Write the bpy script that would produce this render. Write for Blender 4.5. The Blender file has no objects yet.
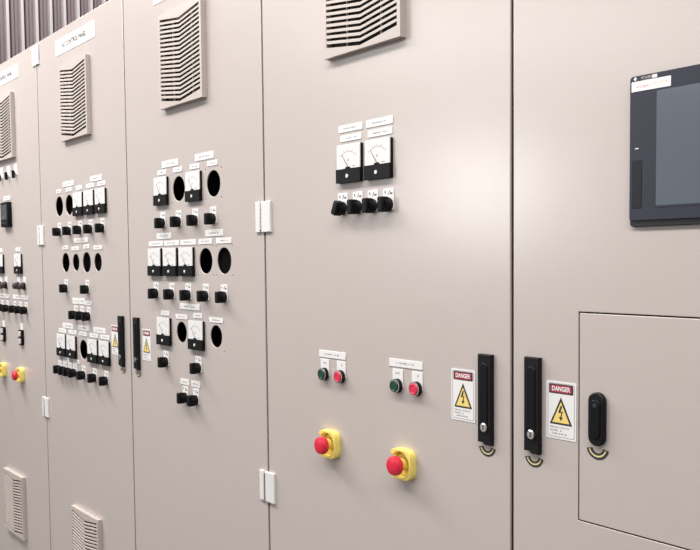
import bpy, bmesh, math, random
from mathutils import Matrix, Vector
random.seed(7)
S = bpy.context.scene
C = S.collection

# ------------------------------------------------------------------ camera
YAW, PITCH, ROLL, FPX = 0.873172, -0.051918, -0.009933, 828.175
cam_d = bpy.data.cameras.new('camera')
cam_d.sensor_fit = 'HORIZONTAL'; cam_d.sensor_width = 36.0
cam_d.lens = FPX * 36.0 / 700.0
cam_d.shift_x = (350 - 351.513) / 700.0
cam_d.shift_y = (303.31 - 275) / 700.0
cam = bpy.data.objects.new('camera', cam_d); C.objects.link(cam)
fw = Vector((-math.sin(YAW)*math.cos(PITCH), math.cos(YAW)*math.cos(PITCH), math.sin(PITCH)))
rt = Vector((math.cos(YAW), math.sin(YAW), 0)); up = rt.cross(fw)
r2 = rt*math.cos(ROLL) + up*math.sin(ROLL); u2 = -rt*math.sin(ROLL) + up*math.cos(ROLL)
M = Matrix((r2, u2, -fw)).transposed().to_4x4()
M.translation = Vector((0.97174, -1.19736, 1.45))
cam.matrix_world = M
S.camera = cam

# ------------------------------------------------------------------ light of the hall, exposure
w = bpy.data.worlds.new('hall_light'); S.world = w; w.use_nodes = True
bg = w.node_tree.nodes['Background']
bg.inputs[0].default_value = (1.0, 0.985, 0.985, 1); bg.inputs[1].default_value = 0.29
def area(name, loc, target, sx, sy, power, col=(1, .97, .93)):
    d = bpy.data.lights.new(name, 'AREA'); d.shape = 'RECTANGLE'; d.size = sx; d.size_y = sy
    d.energy = power; d.color = col
    o = bpy.data.objects.new(name, d); C.objects.link(o); o.location = loc
    o.rotation_euler = (Vector(target) - Vector(loc)).to_track_quat('-Z', 'Y').to_euler()
    return o
area('overhead_light', (0.5, -1.3, 3.40), (0.5, -1.3, 0), 6.0, 0.5, 145, (1, .965, .94))
area('overhead_light', (-3.7, -1.1, 3.85), (-3.3, -0.4, 0.6), 2.2, 0.8, 145, (1, .965, .94))  # added fill light to brighten the leftmost door, not a known lamp
area('hall_area_light', (-9.2, -10.6, 2.75), (0, 0, 1.5), 1.7, 1.4, 150, (1, .98, .97))
area('hall_area_light', (-7.4, -9.6, 5.1), (0, 0, 1.5), 6.5, 0.8, 125, (1, .98, .97))
area('hall_area_light', (-10.4, -5.0, 6.0), (-2, 0, 1.5), 4.0, 1.0, 12)
area('hall_area_light', (-7.8, 1.6, 7.6), (-10.9, 2.4, 4.2), 4.0, 1.0, 230)  # added light aimed at the left wall to brighten its cladding
S.view_settings.view_transform = 'Standard'; S.view_settings.look = 'None'
S.view_settings.gamma = 1.0; S.view_settings.use_curve_mapping = False
S.view_settings.exposure = 0.0

# ------------------------------------------------------------------ materials
def mat(name, col, rough=.5, metal=0., bump=0., scale=60., vary=0., emit=None, spec=.5, coat=0., trans=0., wave=0.):
    m = bpy.data.materials.new(name); m.use_nodes = True
    nt = m.node_tree; p = nt.nodes['Principled BSDF']
    p.inputs['Base Color'].default_value = (*col, 1)
    p.inputs['Roughness'].default_value = rough; p.inputs['Metallic'].default_value = metal
    p.inputs['Specular IOR Level'].default_value = spec
    p.inputs['Coat Weight'].default_value = coat
    if trans: p.inputs['Transmission Weight'].default_value = trans
    tc = nt.nodes.new('ShaderNodeTexCoord')
    def noise(sc, det=3):
        n = nt.nodes.new('ShaderNodeTexNoise'); n.inputs['Scale'].default_value = sc
        n.inputs['Detail'].default_value = det; nt.links.new(tc.outputs['Object'], n.inputs['Vector']); return n
    if vary:
        n = noise(scale*.08, 4); mx = nt.nodes.new('ShaderNodeMix'); mx.data_type = 'RGBA'
        mx.inputs[6].default_value = (*[c*(1-vary) for c in col], 1)
        mx.inputs[7].default_value = (*[min(1, c*(1+vary)) for c in col], 1)
        nt.links.new(n.outputs[0], mx.inputs[0]); nt.links.new(mx.outputs[2], p.inputs['Base Color'])
    last = None
    for sc, st, di in ((scale, bump, .001), (1.7, wave, .02)):
        if st:
            n = noise(sc); b = nt.nodes.new('ShaderNodeBump'); b.inputs['Strength'].default_value = st
            b.inputs['Distance'].default_value = di; nt.links.new(n.outputs[0], b.inputs['Height'])
            if last: nt.links.new(last.outputs[0], b.inputs['Normal'])
            last = b
    if last: nt.links.new(last.outputs[0], p.inputs['Normal'])
    return m
PAINT = mat('beige_paint', (.555, .497, .468), .24, spec=.75, bump=.12, scale=260, vary=.02, wave=.08)
INNER = mat('inner_shade', (.012, .010, .010), .9, bump=.1)  # near-black: shade inside the cabinets put into the colour
VENT = mat('beige_plastic', (.54, .48, .44), .45, bump=.08, scale=200)
VDARK = mat('dark_filter_mat', (.018, .014, .013), .9, bump=.3, scale=300)
BLACK = mat('black_plastic', (.006, .006, .007), .5, bump=.08, scale=220, spec=.16)
BLACK2 = mat('black_moulding', (.006, .0055, .006), .5, bump=.08, scale=160, spec=.25)
BROWN = mat('dark_brown_plastic', (.05, .028, .028), .4, bump=.05)
WHITE = mat('white_plate', (.86, .85, .84), .45, bump=.04)
HINGE = mat('pale_hinge', (.80, .79, .78), .4, bump=.05)
SCALE = mat('meter_scale_white', (.80, .79, .78), .5, bump=.02)
INK = mat('black_ink', (.03, .03, .035), .6, bump=.02)
GREYINK = mat('grey_ink', (.22, .22, .24), .6, bump=.02)
RED = mat('red_cap', (.74, .018, .055), .38, bump=.04)
REDLIT = mat('pinkish_red_cap', (.72, .03, .085), .35, bump=.04)
GREEN = mat('dark_green_cap', (.008, .055, .035), .35, bump=.04)
YELLOW = mat('yellow_guard', (.93, .76, .19), .45, bump=.05)
SIGNY = mat('sign_yellow', (.90, .69, .20), .5, bump=.02)
SIGNRED = mat('sign_red', (.42, .03, .06), .5, bump=.02)
STEEL = mat('chrome', (.78, .77, .75), .25, metal=1., bump=.03)
GLASSY = mat('screen_glass', (.115, .135, .165), .16, spec=.6, bump=.02)
BEZEL = mat('dark_grey_bezel', (.034, .038, .055), .45, bump=.1, scale=300, spec=.3)
BEZEL2 = mat('black_bezel_edge', (.012, .013, .016), .4, bump=.05)
PORT = mat('port_cover', (.014, .016, .021), .45, bump=.05, spec=.3)
LCD = mat('grey_display', (.07, .075, .085), .2, bump=.02)
LAMPW = mat('pale_button', (.62, .58, .55), .4, bump=.02)
FLOORM = mat('grey_floor', (.12, .11, .105), .5, bump=.1, scale=30, vary=.08)
CLAD = mat('grey_cladding', (.33, .27, .285), .5, bump=.05, vary=.05)
CLADW = mat('white_rib', (.86, .82, .82), .5, bump=.05)  # paler colour for the ribs between the grey panels
CLADB = mat('cladding_backing', (.05, .042, .045), .8, bump=.05)
PLINTH = mat('dark_plinth', (.05, .05, .05), .6, bump=.1)
PALEY = mat('pale_yellow_print', (.74, .62, .30), .5, bump=.02)

# ------------------------------------------------------------------ mesh helpers
class MB:
    def __init__(self): self.bm = bmesh.new()
    def prism(self, pts, y0, y1, ch=0.):
        """outline (x,z) extruded from the wall side y0 to the front y1, front edge chamfered"""
        bm = self.bm
        cx = (max(p[0] for p in pts)+min(p[0] for p in pts))/2; cz = (max(p[1] for p in pts)+min(p[1] for p in pts))/2
        hx = (max(p[0] for p in pts)-min(p[0] for p in pts))/2; hz = (max(p[1] for p in pts)-min(p[1] for p in pts))/2
        sg = 1 if y1 < y0 else -1
        rings = [[(x, y0, z) for x, z in pts]]
        if ch:
            rings.append([(x, y1+sg*ch, z) for x, z in pts])
            rings.append([(cx+(x-cx)*(1-ch/hx), y1, cz+(z-cz)*(1-ch/hz)) for x, z in pts])
        else: rings.append([(x, y1, z) for x, z in pts])
        V = [[bm.verts.new(c) for c in r] for r in rings]
        n = len(pts)
        for a, b in zip(V, V[1:]):
            for i in range(n): bm.faces.new((a[i], a[(i+1) % n], b[(i+1) % n], b[i]))
        bm.faces.new(V[0][::-1]); bm.faces.new(V[-1]); return self
    def box(self, x0, x1, y0, y1, z0, z1, ch=0.):
        return self.prism([(x0, z0), (x1, z0), (x1, z1), (x0, z1)], max(y0, y1), min(y0, y1), ch)
    def lathe(self, prof, n=28, cx=0, cz=0):
        """prof: (radius, y) from back to front, closed at both ends"""
        bm = self.bm; R = []
        for r, y in prof:
            R.append([bm.verts.new((cx+r*math.cos(2*math.pi*i/n), y, cz+r*math.sin(2*math.pi*i/n))) for i in range(n)])
        for a, b in zip(R, R[1:]):
            for i in range(n): bm.faces.new((a[i], a[(i+1) % n], b[(i+1) % n], b[i]))
        bm.faces.new(R[0][::-1]); bm.faces.new(R[-1]); return self
    def loops(self, rings, closed=True):
        """rings of equal length, skinned one to the next (closed: last back to first)"""
        bm = self.bm; V = [[bm.verts.new(c) for c in r] for r in rings]; n = len(rings[0])
        pairs = list(zip(V, V[1:])) + ([(V[-1], V[0])] if closed else [])
        for a, b in pairs:
            for i in range(n): bm.faces.new((a[i], a[(i+1) % n], b[(i+1) % n], b[i]))
        return self
    def tube(self, ri, ro, y0, y1, n=32, cx=0, cz=0):
        def ring(r, y): return [(cx+r*math.cos(2*math.pi*i/n), y, cz+r*math.sin(2*math.pi*i/n)) for i in range(n)]
        return self.loops([ring(ri, y0), ring(ro, y0), ring(ro, y1), ring(ri, y1)])
    def rot(self, a, verts_from=0):
        bmesh.ops.rotate(self.bm, verts=self.bm.verts[:], cent=(0, 0, 0), matrix=Matrix.Rotation(a, 3, 'Y')); return self
    def move(self, v): bmesh.ops.translate(self.bm, verts=self.bm.verts[:], vec=v); return self
    def mesh(self, name, m):
        bmesh.ops.recalc_face_normals(self.bm, faces=self.bm.faces[:])
        me = bpy.data.meshes.new(name); self.bm.to_mesh(me); self.bm.free()
        me.materials.append(m)
        for p in me.polygons: p.use_smooth = True
        me.set_sharp_from_angle(angle=math.radians(32)); return me
    def obj(self, name, m, parent=None, loc=(0, 0, 0)):
        o = bpy.data.objects.new(name, self.mesh(name, m)); C.objects.link(o); o.parent = parent; o.location = loc; return o
def rr(w_, h_, r=.003, n=4, cx=0, cz=0):
    pts = []
    for (sx, sz, a0) in ((1, 1, 0), (-1, 1, 90), (-1, -1, 180), (1, -1, 270)):
        for k in range(n+1):
            a = math.radians(a0 + 90*k/n)
            pts.append((cx+sx*(w_/2-r)+r*math.cos(a), cz+sz*(h_/2-r)+r*math.sin(a)))
    return pts
def circ(r, n=28, cx=0, cz=0): return [(cx+r*math.cos(2*math.pi*i/n), cz+r*math.sin(2*math.pi*i/n)) for i in range(n)]
def text_obj(name, s, size, m, parent, loc, depth=.0002, width=None, bold=0.):
    cu = bpy.data.curves.new(name, 'FONT'); cu.body = s; cu.size = size; cu.align_x = 'CENTER'; cu.align_y = 'CENTER'
    cu.extrude = depth; cu.offset = bold; cu.resolution_u = 3
    t = bpy.data.objects.new(name, cu); C.objects.link(t)
    dg = bpy.context.evaluated_depsgraph_get(); dg.update()
    me = bpy.data.meshes.new_from_object(t.evaluated_get(dg)); bpy.data.objects.remove(t)
    sx = 1.
    if width:
        xs = [v.co.x for v in me.vertices]; sx = width/(max(xs)-min(xs))
    for v in me.vertices: v.co = Vector((v.co.x*sx, -v.co.z, v.co.y))
    me.name = name; me.materials.clear(); me.materials.append(m)
    o = bpy.data.objects.new(name, me); C.objects.link(o); o.parent = parent; o.location = loc; return o
def empty(name, loc, label=None, cat=None, group=None):
    o = bpy.data.objects.new(name, None); C.objects.link(o); o.location = loc; o.empty_display_size = .02
    if label: tag(o, label, cat, group)
    return o
def tag(o, label, cat, group=None):
    o['label'] = label; o['category'] = cat
    if group: o['group'] = group
    elif 'group' in o: del o['group']
    return o
def copy_tree(o, parent=None):
    c = o.copy(); C.objects.link(c); c.parent = parent
    for ch in list(o.children): copy_tree(ch, c)
    return c
class Kind:
    """first placing uses the prototype itself, later ones copies of it and its parts"""
    def __init__(self, make): self.make, self.proto = make, None
    def put(self, x, z, label, cat, group=None):
        if self.proto is None: o = self.proto = self.make()
        else: o = copy_tree(self.proto)
        o.location = (x, 0, z); tag(o, label, cat, group); return o
def printed(mb, w_, h_, y, seed, cx=0, cz=0):
    """a line of print too small to read: letter-sized dark dabs"""
    rnd = random.Random(seed); x = cx-w_/2
    while x < cx+w_/2:
        l = h_*rnd.uniform(.35, .75)
        if rnd.random() > .16:
            if rnd.random() < .5: mb.box(x, min(x+l*.45, cx+w_/2), y, y-.0002, cz-h_/2, cz+h_/2)
            else: mb.box(x, min(x+l, cx+w_/2), y, y-.0002, cz-h_/2+h_*.35*rnd.random(), cz+h_/2-h_*.35*rnd.random())
        x += l+h_*.3
    return mb

# ------------------------------------------------------------------ setting
f = MB(); f.bm.faces.new([f.bm.verts.new(c) for c in ((-11.2, -40, 0), (40, -40, 0), (40, 7.4, 0), (-11.2, 7.4, 0))])
fo = f.obj('floor', FLOORM); fo['kind'] = 'structure'
WX = -10.9
wl = MB().box(WX-.30, WX-.14, -1.2, 7.4, 0, 9.0).obj('wall_left', CLADB); wl['kind'] = 'structure'
wb = MB().box(-11.2, 9, 7.4, 7.6, 0, 9.0).obj('wall_back', CLAD); wb['kind'] = 'structure'
P_ = .2
prof = [(.2, -.13), (.36, -.13), (.38, 0), (.55, 0), (.57, -.025), (.61, -.025), (.63, -.004), (.78, -.004), (.81, -.06), (1.0, -.06), (1.0, -.139), (.2, -.139)]
pm = MB(); bm = pm.bm
ra = [bm.verts.new((d, q*P_, 0)) for q, d in prof]; rb = [bm.verts.new((d, q*P_, 9.0)) for q, d in prof]
for i in range(len(prof)):
    bm.faces.new((ra[i], ra[(i+1) % len(prof)], rb[(i+1) % len(prof)], rb[i]))
bm.faces.new(ra); bm.faces.new(rb[::-1])
panel_me = pm.mesh('cladding_panel', CLAD)
rib_me = MB().box(-.139, .03, 0, .19*P_, 0, 9.0).mesh('cladding_rib', CLADW)
for i in range(42):
    y = -0.985+i*P_
    for nm, me in (('cladding_panel', panel_me), ('cladding_rib', rib_me)):
        o = bpy.data.objects.new(nm, me); C.objects.link(o); o.parent = wl; o.location = (WX, y, 0)

# ------------------------------------------------------------------ cabinets
TOP, BOT, GAP, TH = 2.326, .09, .0074, .0035
def plate(name, outer, holes, m, parent, thick=TH, bev=.0014):
    cu = bpy.data.curves.new(name, 'CURVE'); cu.dimensions = '2D'; cu.fill_mode = 'BOTH'
    cu.extrude = thick/2-bev; cu.bevel_depth = bev; cu.bevel_resolution = 2; cu.offset = -bev
    for pts in [outer]+holes:
        s = cu.splines.new('POLY'); s.points.add(len(pts)-1); s.use_cyclic_u = True
        for q, (x, z) in zip(s.points, pts): q.co = (x, z, 0, 1)
    t = bpy.data.objects.new(name, cu); C.objects.link(t)
    dg = bpy.context.evaluated_depsgraph_get(); dg.update()
    me = bpy.data.meshes.new_from_object(t.evaluated_get(dg)); bpy.data.objects.remove(t)
    for v in me.vertices: v.co = Vector((v.co.x, thick/2-v.co.z, v.co.y))
    me.name = name; me.materials.clear(); me.materials.append(m)
    for p in me.polygons: p.use_smooth = True
    me.set_sharp_from_angle(angle=math.radians(32))
    o = bpy.data.objects.new(name, me); C.objects.link(o); o.parent = parent; return o

def swing_handle(parent, x, z0, z1, lock_z):
    """long black swing handle with lever and key cylinder, and the arc mark below it"""
    h = z1-z0; zc = (z0+z1)/2
    pts = [(-.0165, -h/2+.004), (-.004, -h/2+.004), (.0, -h/2), (.0165, -h/2), (.0165, h/2), (-.0165, h/2)]
    b = MB().prism(pts, -.0002, -.010, .0015).obj('handle', BLACK2, parent, (x, 0, zc))
    MB().prism(rr(.019, h*.74, .0085, 6), -.0095, -.0120, .0015).obj('handle_lever', BLACK, parent, (x, 0, zc+.006))
    l = MB().lathe([(.0078, -.0098), (.0082, -.0145), (.0070, -.0155)], 20).obj('key_lock', STEEL, parent, (x+.0025, 0, lock_z))
    MB().box(-.0012, .0012, -.0154, -.0158, -.0042, .0042).obj('key_slot', INK, parent, (x+.0025, 0, lock_z))
def arc_mark(parent, x, z, s=1.):
    def arc(ri, ro, y0, y1, a0, a1, m, nm):
        n = 14; A = [math.radians(a0+(a1-a0)*i/n) for i in range(n+1)]
        pts = [(ro*math.cos(a), ro*math.sin(a)) for a in A]+[(ri*math.cos(a), ri*math.sin(a)) for a in reversed(A)]
        mb = MB(); V0 = [mb.bm.verts.new((px, y0, pz)) for px, pz in pts]; V1 = [mb.bm.verts.new((px, y1, pz)) for px, pz in pts]; k = len(pts)
        for i in range(k): mb.bm.faces.new((V0[i], V0[(i+1) % k], V1[(i+1) % k], V1[i]))
        for i in range(n):
            for V in (V0, V1): mb.bm.faces.new((V[i], V[i+1], V[k-2-i], V[k-1-i]))
        return mb.obj(nm, m, parent, (x, 0, z))
    arc(.0090*s, .0180*s, -.0002, -.0008, 192, 348, INK, 'arc_mark')
    arc(.0124*s, .0148*s, -.0006, -.0011, 198, 342, PALEY, 'arc_mark_stripe')

def hinge_block(cab, x, z, depth=.0065, hh=.078):
    t = MB().box(-.006, .034, -.0002, -depth, -hh/2, hh/2, .001).obj('hinge', HINGE, cab, (x, 0, z))
    MB().box(-.034, -.014, -.0002, -depth*.9, -hh/2, hh/2, .001).obj('hinge_leaf', HINGE, t)
    MB().lathe([(.0035, -.002), (.0035, -.006)], 10).bm.free()
    mb = MB()
    n = 12; rings = [[(-.010+.0036*math.cos(2*math.pi*i/n), -depth*.62+.0036*math.sin(2*math.pi*i/n), z_) for i in range(n)] for z_ in (-hh/2+.006, hh/2-.006)]
    mb.loops(rings, False)
    for q in rings: mb.bm.faces.new([v for v in mb.bm.verts if abs(v.co.z-q[0][2]) < 1e-6])
    mb.obj('hinge_pin', STEEL, t)

def cabinet(x0, label):
    """double-door cabinet two doors wide, starting at x0"""
    t = empty('switchgear_cabinet', (x0+.8, 0, 0), label, 'cabinet', 'row of beige switchgear cabinets')
    b = MB()
    L, R_, D = -.799, .799, .62
    b.box(L, L+.003, .022, D, BOT-.01, TOP); b.box(R_-.003, R_, .022, D, BOT-.01, TOP)
    b.box(L, R_, D-.003, D, BOT-.01, TOP); b.box(L, R_, .004, D, TOP+.0005, TOP+.003); b.box(L, R_, .022, D, BOT-.01, BOT-.007)
    b.obj('body', PAINT, t)
    MB().box(L, L+.05, .022, .05, BOT, TOP).box(R_-.05, R_, .022, .05, BOT, TOP).box(-.05, .05, .022, .05, BOT, TOP)\
        .box(L+.05, -.05, .022, .05, TOP-.05, TOP).box(.05, R_-.05, .022, .05, TOP-.05, TOP).box(L+.05, -.05, .022, .05, BOT, BOT+.05).box(.05, R_-.05, .022, .05, BOT, BOT+.05).obj('door_frame', INNER, t)
    seam = MB()
    for x in (L, 0, R_): seam.box(x-.0028, x+.0028, .0045, .0195, BOT, TOP)
    seam.obj('seam_shade', BLACK2, t)  # black strips added for the shade in the door seams
    MB().box(L+.01, R_-.01, .03, D-.02, 0, BOT-.01).obj('plinth', PLINTH, t)
    return t
def door(cab, xl, holes, name='door'):
    cx = cab.location.x
    out = [(xl+GAP/2-cx, BOT), (xl+.8-GAP/2-cx, BOT), (xl+.8-GAP/2-cx, TOP), (xl+GAP/2-cx, TOP)]
    hs, liners = [], []
    for (hx, hz, r) in holes:
        hs.append(circ(r, 36, hx-cx, hz)[::-1])
        for sx in (-1, 1):
            for sz in (-1, 1): hs.append(circ(.0022, 8, hx-cx+sx*.042, hz+sz*.041)[::-1])
    return out, hs

HC = [(-1.25, 1.667, .0365), (-1.05, 1.667, .0365), (-1.10, 1.452, .0362), (-1.00, 1.452, .0362), (-1.25, 1.240, .0308), (-1.05, 1.240, .0312)]
HB = [(-2.2, 1.668, .037), (-2.1, 1.668, .037), (-2.15, 1.452, .0360), (-2.05, 1.452, .0315), (-1.95, 1.452, .0365), (-1.85, 1.452, .0320), (-2.0, 1.130, .0355)]
cabs = [cabinet(-4.0, 'beige painted switchgear cabinet at far left, digital meter and small stop buttons on its door'),
        cabinet(-2.4, 'beige double-door cabinet in the middle with rows of meters and empty round cutouts'),
        cabinet(-.8, 'beige double-door cabinet at right with touch screen and two big stop buttons')]
doors = {}
for key, cab, xl, holes in (('Z', cabs[0], -4.0, []), ('A', cabs[0], -3.2, []), ('B', cabs[1], -2.4, HB), ('C', cabs[1], -1.6, HC), ('D', cabs[2], -.8, []), ('E', cabs[2], 0., [])):
    out, hs = door(cab, xl, holes)
    if key == 'E':
        cx = cab.location.x
        hx0, hx1, hz0, hz1 = .1435-cx, .6565-cx, .999, 1.359
        hs.append([(hx0, hz0), (hx0, hz1), (hx1, hz1), (hx1, hz0)])
    d = plate('door', out, hs, PAINT, cab); doors[key] = d
    (ox0, oz0), (ox1, oz1) = out[0], out[2]
    MB().box(ox0, ox0+.003, TH, .0195, oz0, oz1).box(ox1-.003, ox1, TH, .0195, oz0, oz1)\
        .box(ox0+.003, ox1-.003, TH, .0195, oz0, oz0+.003).box(ox0+.003, ox1-.003, TH, .0195, oz1-.003, oz1).obj('folded_rim', PAINT, d)
    if holes:   # dark sheet added as the shade seen through the empty cutouts
        MB().box(ox0+.06, ox1-.06, .050, .054, 1.0, 1.8).obj('cutout_shade', INNER, cab)
    if key == 'E':
        g = .0022
        hd = plate('access_door', [(hx0+g, hz0+g), (hx1-g, hz0+g), (hx1-g, hz1-g), (hx0+g, hz1-g)], [], PAINT, cab)
        MB().box(hx0-.02, hx0+.015, .0215, .03, hz0-.02, hz1+.02).box(hx1-.015, hx1+.02, .0215, .03, hz0-.02, hz1+.02)\
            .box(hx0+.015, hx1-.015, .0215, .03, hz1-.015, hz1+.02).box(hx0+.015, hx1-.015, .0215, .03, hz0-.02, hz0+.015).obj('access_door_frame', INNER, d)
for key, x in (('Z', -3.259), ('A', -3.146), ('B', -1.662), ('C', -1.546), ('D', -.0585), ('E', .0515)):
    d = doors[key]; x -= d.parent.location.x
    dz = .0035 if key == 'E' else 0
    swing_handle(d, x, 1.0985+dz*.6, 1.2705+dz, 1.1325+dz); arc_mark(d, x, 1.0955, 1.15)
# the small round-ended handle on the access door
hx = .1835-cabs[2].location.x
MB().prism(rr(.031, .090, .0154, 8), -.0002, -.009, .002).obj('handle', BLACK2, hd, (hx, 0, 1.181))
MB().prism(rr(.019, .066, .0092, 8), -.0085, -.0115, .0015).obj('handle_lever', BLACK, hd, (hx, 0, 1.181))
MB().lathe([(.004, -.0112), (.004, -.0120)], 12).obj('handle_pivot', BEZEL, hd, (hx, 0, 1.205))
arc_mark(hd, hx-.001, 1.1335, 1.2)
for cab, xs in ((cabs[1], -2.4), (cabs[2], -.8)):
    for z in (2.278, 1.563, .865): hinge_block(cab, xs-cab.location.x, z)
for z in (2.278, 1.563, .865): hinge_block(cabs[2], .8-cabs[2].location.x, z)

# ------------------------------------------------------------------ ventilation grilles
def make_vent():
    t = empty('ventilation_grille', (0, 0, 0))
    W2, H2, D = .1262, .1380, .0165
    V, PIT, N = .0165, .01275, 19
    sw = .1165
    zb = -H2+.0262            # height of the lowest slot's left end
    zt = zb+(N-.45)*PIT
    fr = MB()
    def poly(pts, y0=-.0002, y1=-D):
        a = [fr.bm.verts.new((x, y0, z)) for x, z in pts]; b = [fr.bm.verts.new((x, y1, z)) for x, z in pts]; n = len(pts)
        for i in range(n): fr.bm.faces.new((a[i], a[(i+1) % n], b[(i+1) % n], b[i]))
        fr.bm.faces.new(a[::-1]); fr.bm.faces.new(b)
    c = .004
    zq = zb-.0025
    for (ya, yb, k) in ((-.0002, -D+c, 0),):
        poly([(-W2, -H2), (0, -H2), (0, zq-V), (-sw, zq), (-W2, zq)]); poly([(0, -H2), (W2, -H2), (W2, zq), (sw, zq), (0, zq-V)])
        poly([(-W2, zt), (-sw, zt), (0, zt-V), (0, H2), (-W2, H2)]); poly([(0, zt-V), (sw, zt), (W2, zt), (W2, H2), (0, H2)])
        poly([(-W2, zq), (-sw, zq), (-sw, zt), (-W2, zt)]); poly([(sw, zq), (W2, zq), (W2, zt), (sw, zt)])
    bmesh.ops.remove_doubles(fr.bm, verts=fr.bm.verts[:], dist=1e-5)
    fr.obj('frame', VENT, t)
    MB().box(-sw-.003, sw+.003, -.0002, -.0015, zb-V, zt+.002).obj('filter_mat', VDARK, t)
    br = MB()
    for x in (-.056, .056): br.box(x-.0014, x+.0014, -.0015, -.0060, zb-V*.5, zt-V*.5)
    br.obj('support_bar', VENT, t)
    # one V-shaped louvre; the slot below it stays open
    m = MB(); SH = PIT*.54
    def ring(x, dz): return [(x, -.0162, dz), (x, -.0162, dz+SH*.8), (x, -.0148, dz+SH), (x, -.0120, dz+SH), (x, -.0120, dz+SH*.35)]
    m.loops([ring(-sw, 0), ring(0, -V), ring(sw, 0)], False)
    me = m.mesh('slat', VENT)
    for i in range(N-1):
        o = bpy.data.objects.new('slat', me); C.objects.link(o); o.parent = t; o.location = (0, 0, zb+PIT*.46+i*PIT)
    return t
vent = Kind(make_vent)
for x, z, lab in ((-.4005, 2.0435, 'beige louvred ventilation grille above the two-meter group, cut by top of photo'),
                  (-1.2, 2.046, 'beige louvred grille at top of third door, beside nameplate edge'),
                  (-2.0, 2.042, 'beige louvred grille at top of second door, under its white nameplate'),
                  (-2.805, 2.042, 'beige louvred grille at top of leftmost door, cut by left frame edge'),
                  (-2.0, .3845, 'low beige louvred grille at bottom of second door from left'),
                  (-2.81, .3790, 'low beige louvred grille at bottom of leftmost door')):
    vent.put(x, z, lab, 'vent', 'louvred ventilation grilles')

# ------------------------------------------------------------------ nameplates and label strips
for x, s, lab in ((-2.007, 'AC CONTROL PANEL', 'large white nameplate with black capitals at top of second door'),
                  (-2.80, 'DC CONTROL PANEL', 'large white nameplate at top of leftmost door, cut by frame edge'),
                  (-1.2, 'DC CONTROL PANEL', 'large white nameplate at top of third door, mostly above the photo')):
    t = empty('nameplate', (x, 0, 2.261), lab, 'sign', 'white nameplates on the cabinet tops')
    MB().prism(rr(.364, .058, .001, 1), -.0002, -.0016, .0004).obj('plate', WHITE, t)
    text_obj('lettering', s, .024, INK, t, (-.004, -.0017, 0), width=.225, bold=.0007)

def strip(x, z, w_, h_, label, group='white label strips', p=None, seed=None):
    t = empty('label_strip', (x, 0, z), label, 'label', group)
    MB().prism(rr(w_, h_, .0008, 1), -.0002, -.0016, .0004).obj('plate', WHITE, t)
    mb = MB(); printed(mb, w_*(p or .55), h_*.26, -.0016, seed or int(x*1000)+int(z*977)); mb.obj('print', GREYINK, t)
    return t
ORD = ['first', 'second', 'third', 'fourth', 'fifth', 'sixth', 'seventh']
# fourth door
strip(-.4535, 1.7445, .083, .0160, 'white label strip, upper one above left needle meter on fourth door')
strip(-.3570, 1.7445, .086, .0165, 'white label strip, upper one above right needle meter on fourth door')
strip(-.4525, 1.7230, .073, .0145, 'white label strip, lower one touching left needle meter on fourth door')
strip(-.3560, 1.7225, .078, .0150, 'white label strip, lower one touching right needle meter on fourth door')
strip(-.5275, 1.231, .099, .0165, 'long white label above left green and red push-button pair')
strip(-.281, 1.2315, .101, .0165, 'long white label above right green and red push-button pair')
# third door
for x, z, w_, lab in ((-1.299, 1.746, .104, 'above first and second columns'), (-1.096, 1.747, .104, 'above third and fourth columns')):
    strip(x, z, w_, .020, 'wide white label strip %s of top row, third door' % lab)
for i, x in enumerate((-1.352, -1.2525, -1.151, -1.052)):
    strip(x, 1.7235, .056, .0145, 'small white label %s from left above top instruments, third door' % ORD[i])
for x, w_, lab in ((-1.347, .096, 'above the three meters'), (-1.049, .097, 'above the two round holes')):
    strip(x, 1.530, w_, .0185, 'wide white label strip %s of middle row, third door' % lab)
for i, (x, w_) in enumerate(((-1.402, .094), (-1.300, .094), (-1.198, .092), (-1.099, .075), (-.999, .080))):
    strip(x, 1.5075, w_, .0155, 'narrow white label %s from left touching middle row, third door' % ORD[i])
strip(-1.196, 1.318, .118, .0175, 'widest white label strip centred above bottom meters, third door')
for i, (x, z, w_) in enumerate(((-1.3505, 1.293, .055), (-1.247, 1.2865, .072), (-1.15, 1.294, .052), (-1.048, 1.286, .075))):
    strip(x, z, w_, .0145, 'small white label %s from left above bottom instruments, third door' % ORD[i])
strip(-1.2345, 1.092, .052, .0175, 'white label above left one of lowest switch pair, third door')
strip(-1.1695, 1.092, .052, .0175, 'white label above right one of lowest switch pair, third door')
# second door
strip(-2.102, 1.747, .106, .019, 'wide white label strip above two top round holes, second door')
strip(-1.847, 1.747, .100, .019, 'wide white label strip above two right top meters, second door')
for i, x in enumerate((-2.2, -2.1, -2.001, -1.9, -1.801)):
    strip(x, 1.725, (.045, .055, .055, .070, .068)[i], .0145, 'small white label %s from left above top instruments, second door' % ORD[i])
strip(-1.997, 1.533, .134, .0175, 'widest white label strip above four round holes, second door')
for i, (x, z, w_) in enumerate(((-2.149, 1.509, .056), (-2.05, 1.504, .072), (-1.947, 1.509, .055), (-1.847, 1.504, .074))):
    strip(x, z, w_, .0150, 'small white label %s from left over round holes, second door' % ORD[i])
for i, (x, z) in enumerate(((-2.062, 1.3085), (-2.0, 1.309), (-1.941, 1.304))):
    strip(x, z, .058, .0220 if i < 2 else .016, 'small white label %s of three above the close switch trio, second door' % ORD[i])
for i, (x, w_) in enumerate(((-2.142, .108), (-1.996, .104), (-1.851, .108))):
    strip(x, 1.2105, w_, .019, 'wide white label strip %s from left above bottom meters, second door' % ORD[i])
for i, x in enumerate((-2.2, -2.1, -2.0, -1.9, -1.805)):
    strip(x, 1.189, .076, .0155, 'narrow white label %s from left touching bottom meters, second door' % ORD[i])
strip(-2.167, 1.0795, .058, .015, 'small white label above leftmost bottom switches, second door')
strip(-2.071, 1.0800, .058, .015, 'small white label above fourth bottom switch, second door')
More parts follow.
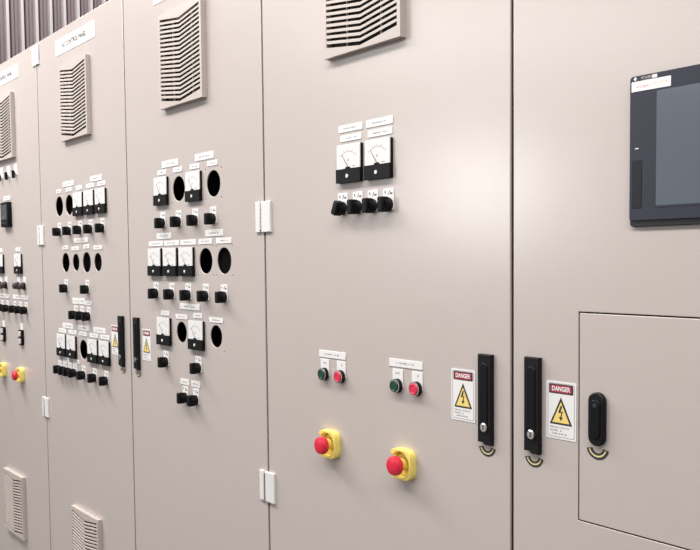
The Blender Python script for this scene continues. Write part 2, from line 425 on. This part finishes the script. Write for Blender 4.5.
# leftmost door
strip(-2.686, 1.5105, .060, .017, 'white label above right needle meter, leftmost door')
strip(-2.926, 1.5105, .060, .017, 'white label above left needle meter, leftmost door')
strip(-2.676, 1.3055, .190, .019, 'long white label above right switch trio, leftmost door')
strip(-2.916, 1.3055, .190, .019, 'long white label above left switch trio, leftmost door')
strip(-2.812, 1.738, .085, .018, 'white label above the digital meter, leftmost door')

# ------------------------------------------------------------------ needle meters
def make_meter():
    t = empty('needle_meter', (0, 0, 0))
    W_, H_, D = .083, .0845, .0085
    MB().prism(rr(W_, H_, .002, 2), -.0002, -D+.002, .0008).obj('case', BLACK, t)
    MB().prism(rr(W_-.0025, .0545, .0015, 2, 0, .0155), -D+.0022, -D-.0002, .0004).obj('scale_plate', SCALE, t)
    hp = [(-W_/2, -H_/2), (W_/2, -H_/2), (W_/2, -.0115), (.009, -.0115), (.006, -.0075), (-.006, -.0075), (-.009, -.0115), (-W_/2, -.0115)]
    mb = MB(); y0, y1 = -D+.0022, -D-.0022
    a = [mb.bm.verts.new((x, y0, z)) for x, z in hp]; b = [mb.bm.verts.new((x, y1, z)) for x, z in hp]
    for i in range(8): mb.bm.faces.new((a[i], a[(i+1) % 8], b[(i+1) % 8], b[i]))
    mb.bm.faces.new(a[::-1]); mb.bm.faces.new(b); mb.obj('lower_cover', BLACK, t)
    MB().lathe([(.0045, -D-.002), (.0045, -D-.003), (.0036, -D-.0036)], 16).obj('zero_screw', HINGE, t, (-.002, 0, -.028))
    mk = MB(); y = -D-.0002
    for k in range(9):
        a = math.radians(135-90*k/8); r0, r1 = .036, (.0415 if k % 2 == 0 else .039)
        c, s = math.cos(a), math.sin(a); nx, nz = -s*.0004, c*.0004
        mk.prism([(c*r0-nx, s*r0-nz-.009), (c*r1-nx, s*r1-nz-.009), (c*r1+nx, s*r1+nz-.009), (c*r0+nx, s*r0+nz-.009)], y, y-.0002)
    for k in range(12):
        a0, a1 = math.radians(135-90*k/12), math.radians(135-90*(k+1)/12); r = .0355
        mk.prism([(r*math.cos(a), q*0+r*math.sin(a)-.009-o) for a, o, q in ((a0, 0, 0), (a1, 0, 0), (a1, .0005, 0), (a0, .0005, 0))], y, y-.0002)
    mk.box(-.0014, .0014, y, y-.0002, .005, .0105)
    mk.box(.015, .024, y, y-.0002, -.008, -.0065)
    mk.obj('scale_print', GREYINK, t)
    a = math.radians(126); c, s = math.cos(a), math.sin(a); n_ = (-s*.0007, c*.0007)
    MB().prism([(-n_[0], -.008-n_[1]), (c*.036, -.008+s*.036), (n_[0], -.008+n_[1])], y-.0003, y-.0010).obj('needle', INK, t)
    return t
meter = Kind(make_meter)
CATM = 'meter'
for i, x in enumerate((-.4505, -.354)):
    meter.put(x-.003, 1.6655, '%s white-faced needle meter of the pair on the fourth door' % ('left', 'right')[i], CATM, 'needle meters')
for i, x in enumerate((-1.35, -1.15)):
    meter.put(x-.003, 1.6665, '%s white-faced needle meter in top row, third door' % ('left', 'right')[i], CATM, 'needle meters')
for i, x in enumerate((-1.4, -1.3, -1.2)):
    meter.put(x-.003, 1.4500, '%s of three adjoining needle meters in middle row, third door' % ('left', 'centre', 'right')[i], CATM, 'needle meters')
for i, x in enumerate((-1.35, -1.15)):
    meter.put(x-.003, 1.237, '%s white-faced needle meter in bottom row, third door' % ('left', 'right')[i], CATM, 'needle meters')
for i, x in enumerate((-2.0, -1.9, -1.8)):
    meter.put(x-.003, 1.6650, '%s of three adjoining needle meters in top row, second door' % ('left', 'centre', 'right')[i], CATM, 'needle meters')
for i, x in enumerate((-2.2, -2.1, -1.9, -1.8)):
    meter.put(x-.003, 1.133, 'needle meter %s from left in bottom row, second door' % ORD[i], CATM, 'needle meters')
for i, x in enumerate((-2.915, -2.675)):
    meter.put(x-.003, 1.449, '%s needle meter on the leftmost door above paired knobs' % ('left', 'right')[i], CATM, 'needle meters')

# ------------------------------------------------------------------ rotary switches
def make_switch(turn=0., legend=(.034, .046, .003)):
    def f_():
        t = empty('rotary_switch', (0, 0, 0))
        w_, h_, dz = legend
        MB().prism(rr(w_, h_, .0008, 1, 0, dz), -.0002, -.0016, .0004).obj('legend_plate', WHITE, t)
        mk = MB(); zt = dz+h_/2; y = -.0016
        mk.prism([(-.001, zt-.013), (.001, zt-.013), (.006, zt-.004), (.004, zt-.004)], y, y-.0002)
        mk.box(.006, .0125, y, y-.0002, zt-.0125, zt-.009); mk.box(-.011, -.008, y, y-.0002, zt-.010, zt-.005)
        mk.obj('legend_print', INK, t)
        MB().lathe([(.0152, -.0015), (.0152, -.008), (.0138, -.0095)], 24).obj('collar', BLACK2, t, (0, 0, -.008))
        k = MB().prism(rr(.0165, .0320, .0025, 3), -.009, -.0275, .002)
        k.lathe([(.0135, -.009), (.0135, -.017), (.0125, -.019)], 24)
        k.rot(turn).obj('knob', BLACK, t, (0, 0, -.008))
        MB().box(-.0007, .0007, -.0275, -.0277, .004, .0145).rot(turn).obj('pointer_line', BEZEL, t, (0, 0, -.008))
        return t
    return f_
sw = Kind(make_switch()); swt = Kind(make_switch(math.radians(24)))
GS = 'black rotary switches'
for i, x in enumerate((-.4825, -.4305, -.3800, -.3300)):
    (swt if i == 0 else sw).put(x, 1.5755, 'black rotary switch, %s of four under the two needle meters, fourth door' % (ORD[i]+' from left'), 'switch', GS)
for i, x in enumerate((-1.35, -1.25, -1.15, -1.05)):
    sw.put(x-.002, 1.577, 'black rotary switch %s from left under top row, third door' % ORD[i], 'switch', GS)
for i, x in enumerate((-1.403, -1.301, -1.199, -1.098, -.998)):
    sw.put(x-.003, 1.3605, 'black rotary switch %s from left under middle row, third door' % ORD[i], 'switch', GS)
sw.put(-1.35, 1.150, 'lone black rotary switch under left bottom meter, third door', 'switch', GS)
sw.put(-1.15, 1.150, 'lone black rotary switch under right bottom meter, third door', 'switch', GS)
sw.put(-1.232, 1.0535, 'left switch of the lowest close pair, third door', 'switch', GS)
sw.put(-1.169, 1.0535, 'right switch of the lowest close pair, third door', 'switch', GS)
for i, x in enumerate((-2.2, -2.098, -1.998, -1.9, -1.798)):
    sw.put(x-.002, 1.5785, 'black rotary switch %s from left under top row, second door' % ORD[i], 'switch', GS)
sw.put(-2.148, 1.362, 'left of two spaced rotary switches below the round holes, second door', 'switch', GS)
sw.put(-1.946, 1.362, 'right of two spaced rotary switches below the round holes, second door', 'switch', GS)
for i, x in enumerate((-2.063, -2.0, -1.9405)):
    sw.put(x, 1.2645, 'rotary switch %s from left in close trio at mid height, second door' % ORD[i], 'switch', GS)
for i, x in enumerate((-2.235, -2.186, -2.137, -2.085, -2.0, -1.9, -1.8)):
    sw.put(x, 1.044, 'black rotary switch %s from left in bottom row of seven, second door' % ORD[i], 'switch', GS)
for j, x0 in enumerate((-2.915, -2.675)):
    for i, dx in enumerate((-.072, 0, .072)):
        sw.put(x0+dx, 1.260, 'black rotary switch, %s of the %s trio on leftmost door' % (('left', 'middle', 'right')[i], ('left', 'right')[j]), 'switch', GS)
def make_knob():
    t = empty('selector_knob', (0, 0, 0))
    MB().prism(rr(.034, .05, .0008, 1, 0, .010), -.0002, -.0014, .0004).obj('legend_plate', WHITE, t)
    MB().lathe([(.0165, -.0012), (.0165, -.008), (.015, -.010)], 24).obj('collar', BLACK2, t, (0, 0, -.004))
    MB().lathe([(.0135, -.0095), (.0135, -.022), (.0115, -.0255)], 24).obj('knob', BROWN, t, (0, 0, -.004))
    return t
kn = Kind(make_knob)
for j, x0 in enumerate((-2.93, -2.69)):
    for i, dx in enumerate((0, .074)):
        kn.put(x0+dx, 1.3585, 'round dark brown selector knob, %s one under %s meter of leftmost door' % (('left', 'right')[i], ('left', 'right')[j]), 'knob', 'round selector knobs')
def make_key():
    t = empty('toggle_switch', (0, 0, 0))
    MB().prism(rr(.040, .05, .0008, 1, 0, .016), -.0002, -.0014, .0004).obj('legend_plate', WHITE, t)
    MB().lathe([(.0105, -.0012), (.0105, -.006), (.009, -.007)], 20).obj('collar', STEEL, t)
    MB().prism(rr(.007, .034, .003, 3), -.006, -.018, .002).rot(math.radians(-8)).obj('lever', BLACK, t, (0, 0, -.004))
    return t
ks = Kind(make_key)
for i, x in enumerate((-2.875, -2.780, -2.685)):
    ks.put(x, 1.836, 'tiny black lever switch on white plate, %s under leftmost grille' % ('left', 'middle', 'right')[i], 'switch', 'small lever switches under the grille')

# ------------------------------------------------------------------ digital meter and double push-buttons of the leftmost door
t = empty('digital_meter', (-2.803, 0, 1.665), 'black square digital panel meter with grey display on leftmost door', 'meter')
MB().prism(rr(.096, .108, .003, 2), -.0002, -.018, .002).obj('case', BLACK, t)
MB().prism(rr(.074, .066, .002, 2, -.002, .010), -.0175, -.0186, .0004).obj('display', LCD, t)
for i in range(4): MB().prism(rr(.012, .008, .002, 2), -.0175, -.0195, .0006).obj('button', BEZEL, t, (-.027+.018*i, 0, -.038))
mb = MB(); printed(mb, .024, .007, -.0186, 5, -.018, -.012); mb.obj('digits', LAMPW, t)
def make_double():
    t = empty('double_push_button', (0, 0, 0))
    MB().prism(rr(.036, .030, .0008, 1, 0, .046), -.0002, -.0014, .0004).obj('legend_plate', WHITE, t)
    MB().prism(rr(.044, .066, .004, 3), -.0002, -.010, .0015).obj('bezel', BLACK, t)
    for z in (.016, -.016): MB().prism(rr(.026, .022, .004, 3), -.0095, -.0135, .001).obj('button', LAMPW, t, (0, 0, z))
    return t
db = Kind(make_double)
for j, x in enumerate((-2.912, -2.672)):
    db.put(x+.004, 1.132, 'black double push-button with two pale caps, %s one on leftmost door' % ('left', 'right')[j], 'button', 'double push-buttons')

# ------------------------------------------------------------------ push-buttons of the fourth door
def make_button(m, seed):
    def f_():
        t = empty('push_button', (0, 0, 0))
        MB().prism(rr(.032, .039, .0008, 1, 0, .0155), -.0002, -.0016, .0004).obj('legend_plate', WHITE, t)
        mb = MB(); printed(mb, .012, .0045, -.0016, seed, 0, .0265); mb.obj('legend_print', INK, t)
        MB().lathe([(.0150, -.0012), (.0150, -.0100), (.0143, -.0112)], 28).obj('bezel', BLACK2, t, (0, 0, 0))
        MB().tube(.0126, .0146, -.0110, -.0122, 28).obj('rim', STEEL, t)
        MB().lathe([(.0125, -.0100), (.0125, -.0130), (.0115, -.0142), (.0095, -.0146), (.0085, -.0138), (.002, -.0138)], 28).obj('cap', m, t)
        return t
    return f_
gb, rbn = Kind(make_button(GREEN, 3)), Kind(make_button(REDLIT, 4))
for i, (xg, xr) in enumerate(((-.5550, -.4945), (-.3050, -.2465))):
    s = ('left', 'right')[i]
    gb.put(xg, 1.1835, 'dark green round push-button of the %s pair on fourth door' % s, 'button', 'green push-buttons')
    rbn.put(xr, 1.1835, 'bright red round push-button of the %s pair on fourth door' % s, 'button', 'red push-buttons')

# ------------------------------------------------------------------ emergency stops
def make_stop():
    t = empty('emergency_stop', (0, 0, 0))
    n = 72; hw = .0325; ri = .0275
    out, inn, dep = [], [], []
    for i in range(n):
        a = 2*math.pi*i/n; c, s = math.cos(a), math.sin(a)
        # rounded square as a superellipse
        k = (abs(c)**4+abs(s)**4)**(-1/4); out.append((hw*c*k, hw*s*k)); inn.append((ri*c, ri*s))
        u = 1. if c > 0 else max(0., min(1., (abs(s)-.50)/.14)); u = u*u*(3-2*u); dep.append(.005+.0125*u)
    rings = [[(x, -.0002, z) for x, z in inn], [(x, -.0002, z) for x, z in out], [(x, -d+.002, z) for (x, z), d in zip(out, dep)],
             [(x*.97, -d, z*.97) for (x, z), d in zip(out, dep)], [(x*1.03, -d, z*1.03) for (x, z), d in zip(inn, dep)], [(x, -d+.0015, z) for (x, z), d in zip(inn, dep)]]
    MB().loops(rings).obj('guard', YELLOW, t)
    MB().lathe([(.0250, -.0001), (.0250, -.003)], 32).obj('guard_floor', YELLOW, t)
    MB().lathe([(.0125, -.0025), (.0125, -.020), (.015, -.024)], 28).obj('stem', YELLOW, t)
    MB().lathe([(.015, -.0225), (.0195, -.0245), (.0208, -.0285), (.0205, -.0345), (.0185, -.0385), (.013, -.0405), (.006, -.0412)], 32).obj('cap', RED, t)
    return t
es = Kind(make_stop)
for x, z, lab in ((-.5330, 1.0215, 'red mushroom stop button in yellow guard, left one on fourth door'),
                  (-.2840, 1.0200, 'red mushroom stop button in yellow guard, right one on fourth door'),
                  (-2.685, .9680, 'small-looking red stop button in yellow guard, right one on leftmost door'),
                  (-2.925, .9680, 'red stop button in yellow guard cut by left edge of photo')):
    es.put(x, z, lab, 'emergency stop', 'red emergency stop buttons in yellow guards')

# ------------------------------------------------------------------ danger signs
def make_sign():
    t = empty('danger_sign', (0, 0, 0))
    MB().prism(rr(.0620, .1015, .0025, 3), -.0002, -.0008).obj('plate', WHITE, t)
    y = -.0008
    o_ = rr(.0555, .0945, .004, 4); i_ = rr(.0540, .0930, .0035, 4)
    MB().loops([[(x, y, z) for x, z in i_], [(x, y, z) for x, z in o_], [(x, y-.0002, z) for x, z in o_], [(x, y-.0002, z) for x, z in i_]]).obj('border_line', GREYINK, t)
    MB().prism(rr(.0500, .0165, .002, 3, 0, .0375), y, y-.0003).obj('header', INK, t)
    MB().prism(rr(.0440, .0125, .003, 4, 0, .0375), y-.0002, y-.0006).obj('header_panel', SIGNRED, t)
    text_obj('lettering', 'DANGER', .0115, WHITE, t, (0, y-.0007, .0374), width=.038, bold=.0003)
    MB().prism([(-.0232, -.0250), (.0232, -.0250), (0, .0235)], y, y-.0003).obj('triangle_border', INK, t)
    MB().prism([(-.0178, -.0218), (.0178, -.0218), (0, .0150)], y-.0002, y-.0006).obj('triangle', SIGNY, t)
    bolt = MB(); yy = y-.0005
    for pts in ([(-.0005, .0085), (.0030, .0085), (-.0010, -.0035), (-.0050, -.0035)], [(-.0045, -.0035), (.0040, -.0010), (.0040, -.0022), (-.0040, -.0048)], [(.0040, -.0010), (.0012, -.0032), (-.0010, -.0130), (.0012, -.0130)], [(-.0036, -.0115), (.0040, -.0115), (0, -.0180)]):
        bolt.prism(pts, yy, yy-.0003)
    bolt.obj('bolt', INK, t)
    pr = MB()
    for k, (w_, dx) in enumerate(((.044, 0), (.024, -.010), (.034, -.005))): printed(pr, w_, .0030, y, 20+k, dx, -.0305-k*.0055)
    pr.obj('print', GREYINK, t)
    return t
sg = Kind(make_sign)
for x, lab in ((.109, 'white danger sign with yellow triangle right of handle, touch screen door'), (-.1195, 'white danger sign with yellow triangle left of handle, fourth door'),
               (-1.4825, 'narrow-looking white danger sign right of handle on third door'), (-1.7195, 'white danger sign partly behind handle on second door')):
    sg.put(x, 1.185, lab, 'sign', 'danger signs beside the handles')

# ------------------------------------------------------------------ touch screen
t = empty('touch_screen', (.400, 0, 1.6165), 'dark grey operator touch screen with off grey display set in right door', 'screen')
W_, H_ = .316, .236
MB().prism(rr(W_, H_, .006, 4), -.0002, -.0055, .001).obj('rear_bezel', BEZEL2, t)
MB().prism(rr(W_-.002, H_-.010, .005, 4, 0, .004), -.005, -.0095, .0012).obj('bezel', BEZEL, t)
g = MB(); a_ = rr(.232, .182, .003, 3, .002, .0015); b_ = rr(.226, .176, .002, 3, .002, .0015)
g.loops([[(x, -.0094, z) for x, z in b_], [(x, -.0094, z) for x, z in a_], [(x, -.0100, z) for x, z in a_], [(x, -.0100, z) for x, z in b_]])
g.obj('screen_surround', BEZEL, t)
MB().prism(rr(.228, .178, .002, 3, .002, .0015), -.0094, -.0098).obj('screen', GLASSY, t)
MB().prism(rr(.0165, .075, .001, 2), -.0094, -.0102, .0003).obj('port_cover', PORT, t, (-.1435, 0, -.0515))
MB().box(-.003, .003, -.0094, -.0099, -.0008, .0008).obj('indicator_mark', WHITE, t, (-.1440, 0, .0040))
em = MB()
for cx, cz in ((0, .0035), (-.0042, -.0035), (.0042, -.0035)):
    em.prism([(cx-.0030, cz), (cx, cz-.0036), (cx+.0030, cz), (cx, cz+.0036)], -.0094, -.0098)
em.obj('emblem', HINGE, t, (-.1475, 0, .1090))
text_obj('lettering', 'MITSUBISHI\nELECTRIC', .0055, LAMPW, t, (-.1270, -.0096, .1095), width=.021)
MB().box(-.004, .004, -.0094, -.0099, -.0026, .0026).obj('indicator_light', WHITE, t, (-.1195+.005, 0, .1120))
t = empty('label_sticker', (.2795, -.0094, 1.7168), 'white printed sticker strip across top left corner of the touch screen', 'label')
MB().prism(rr(.0660, .0155, .0006, 1), 0, -.0008).obj('sticker', WHITE, t)
mb = MB(); printed(mb, .026, .0028, -.0008, 31, .015, .001); mb.obj('print', PALEY, t)
mb = MB(); printed(mb, .028, .0036, -.0008, 37, -.014, -.001)
mb.obj('red_print', mat('pale_red_ink', (.72, .42, .45), .6, bump=.02), t)
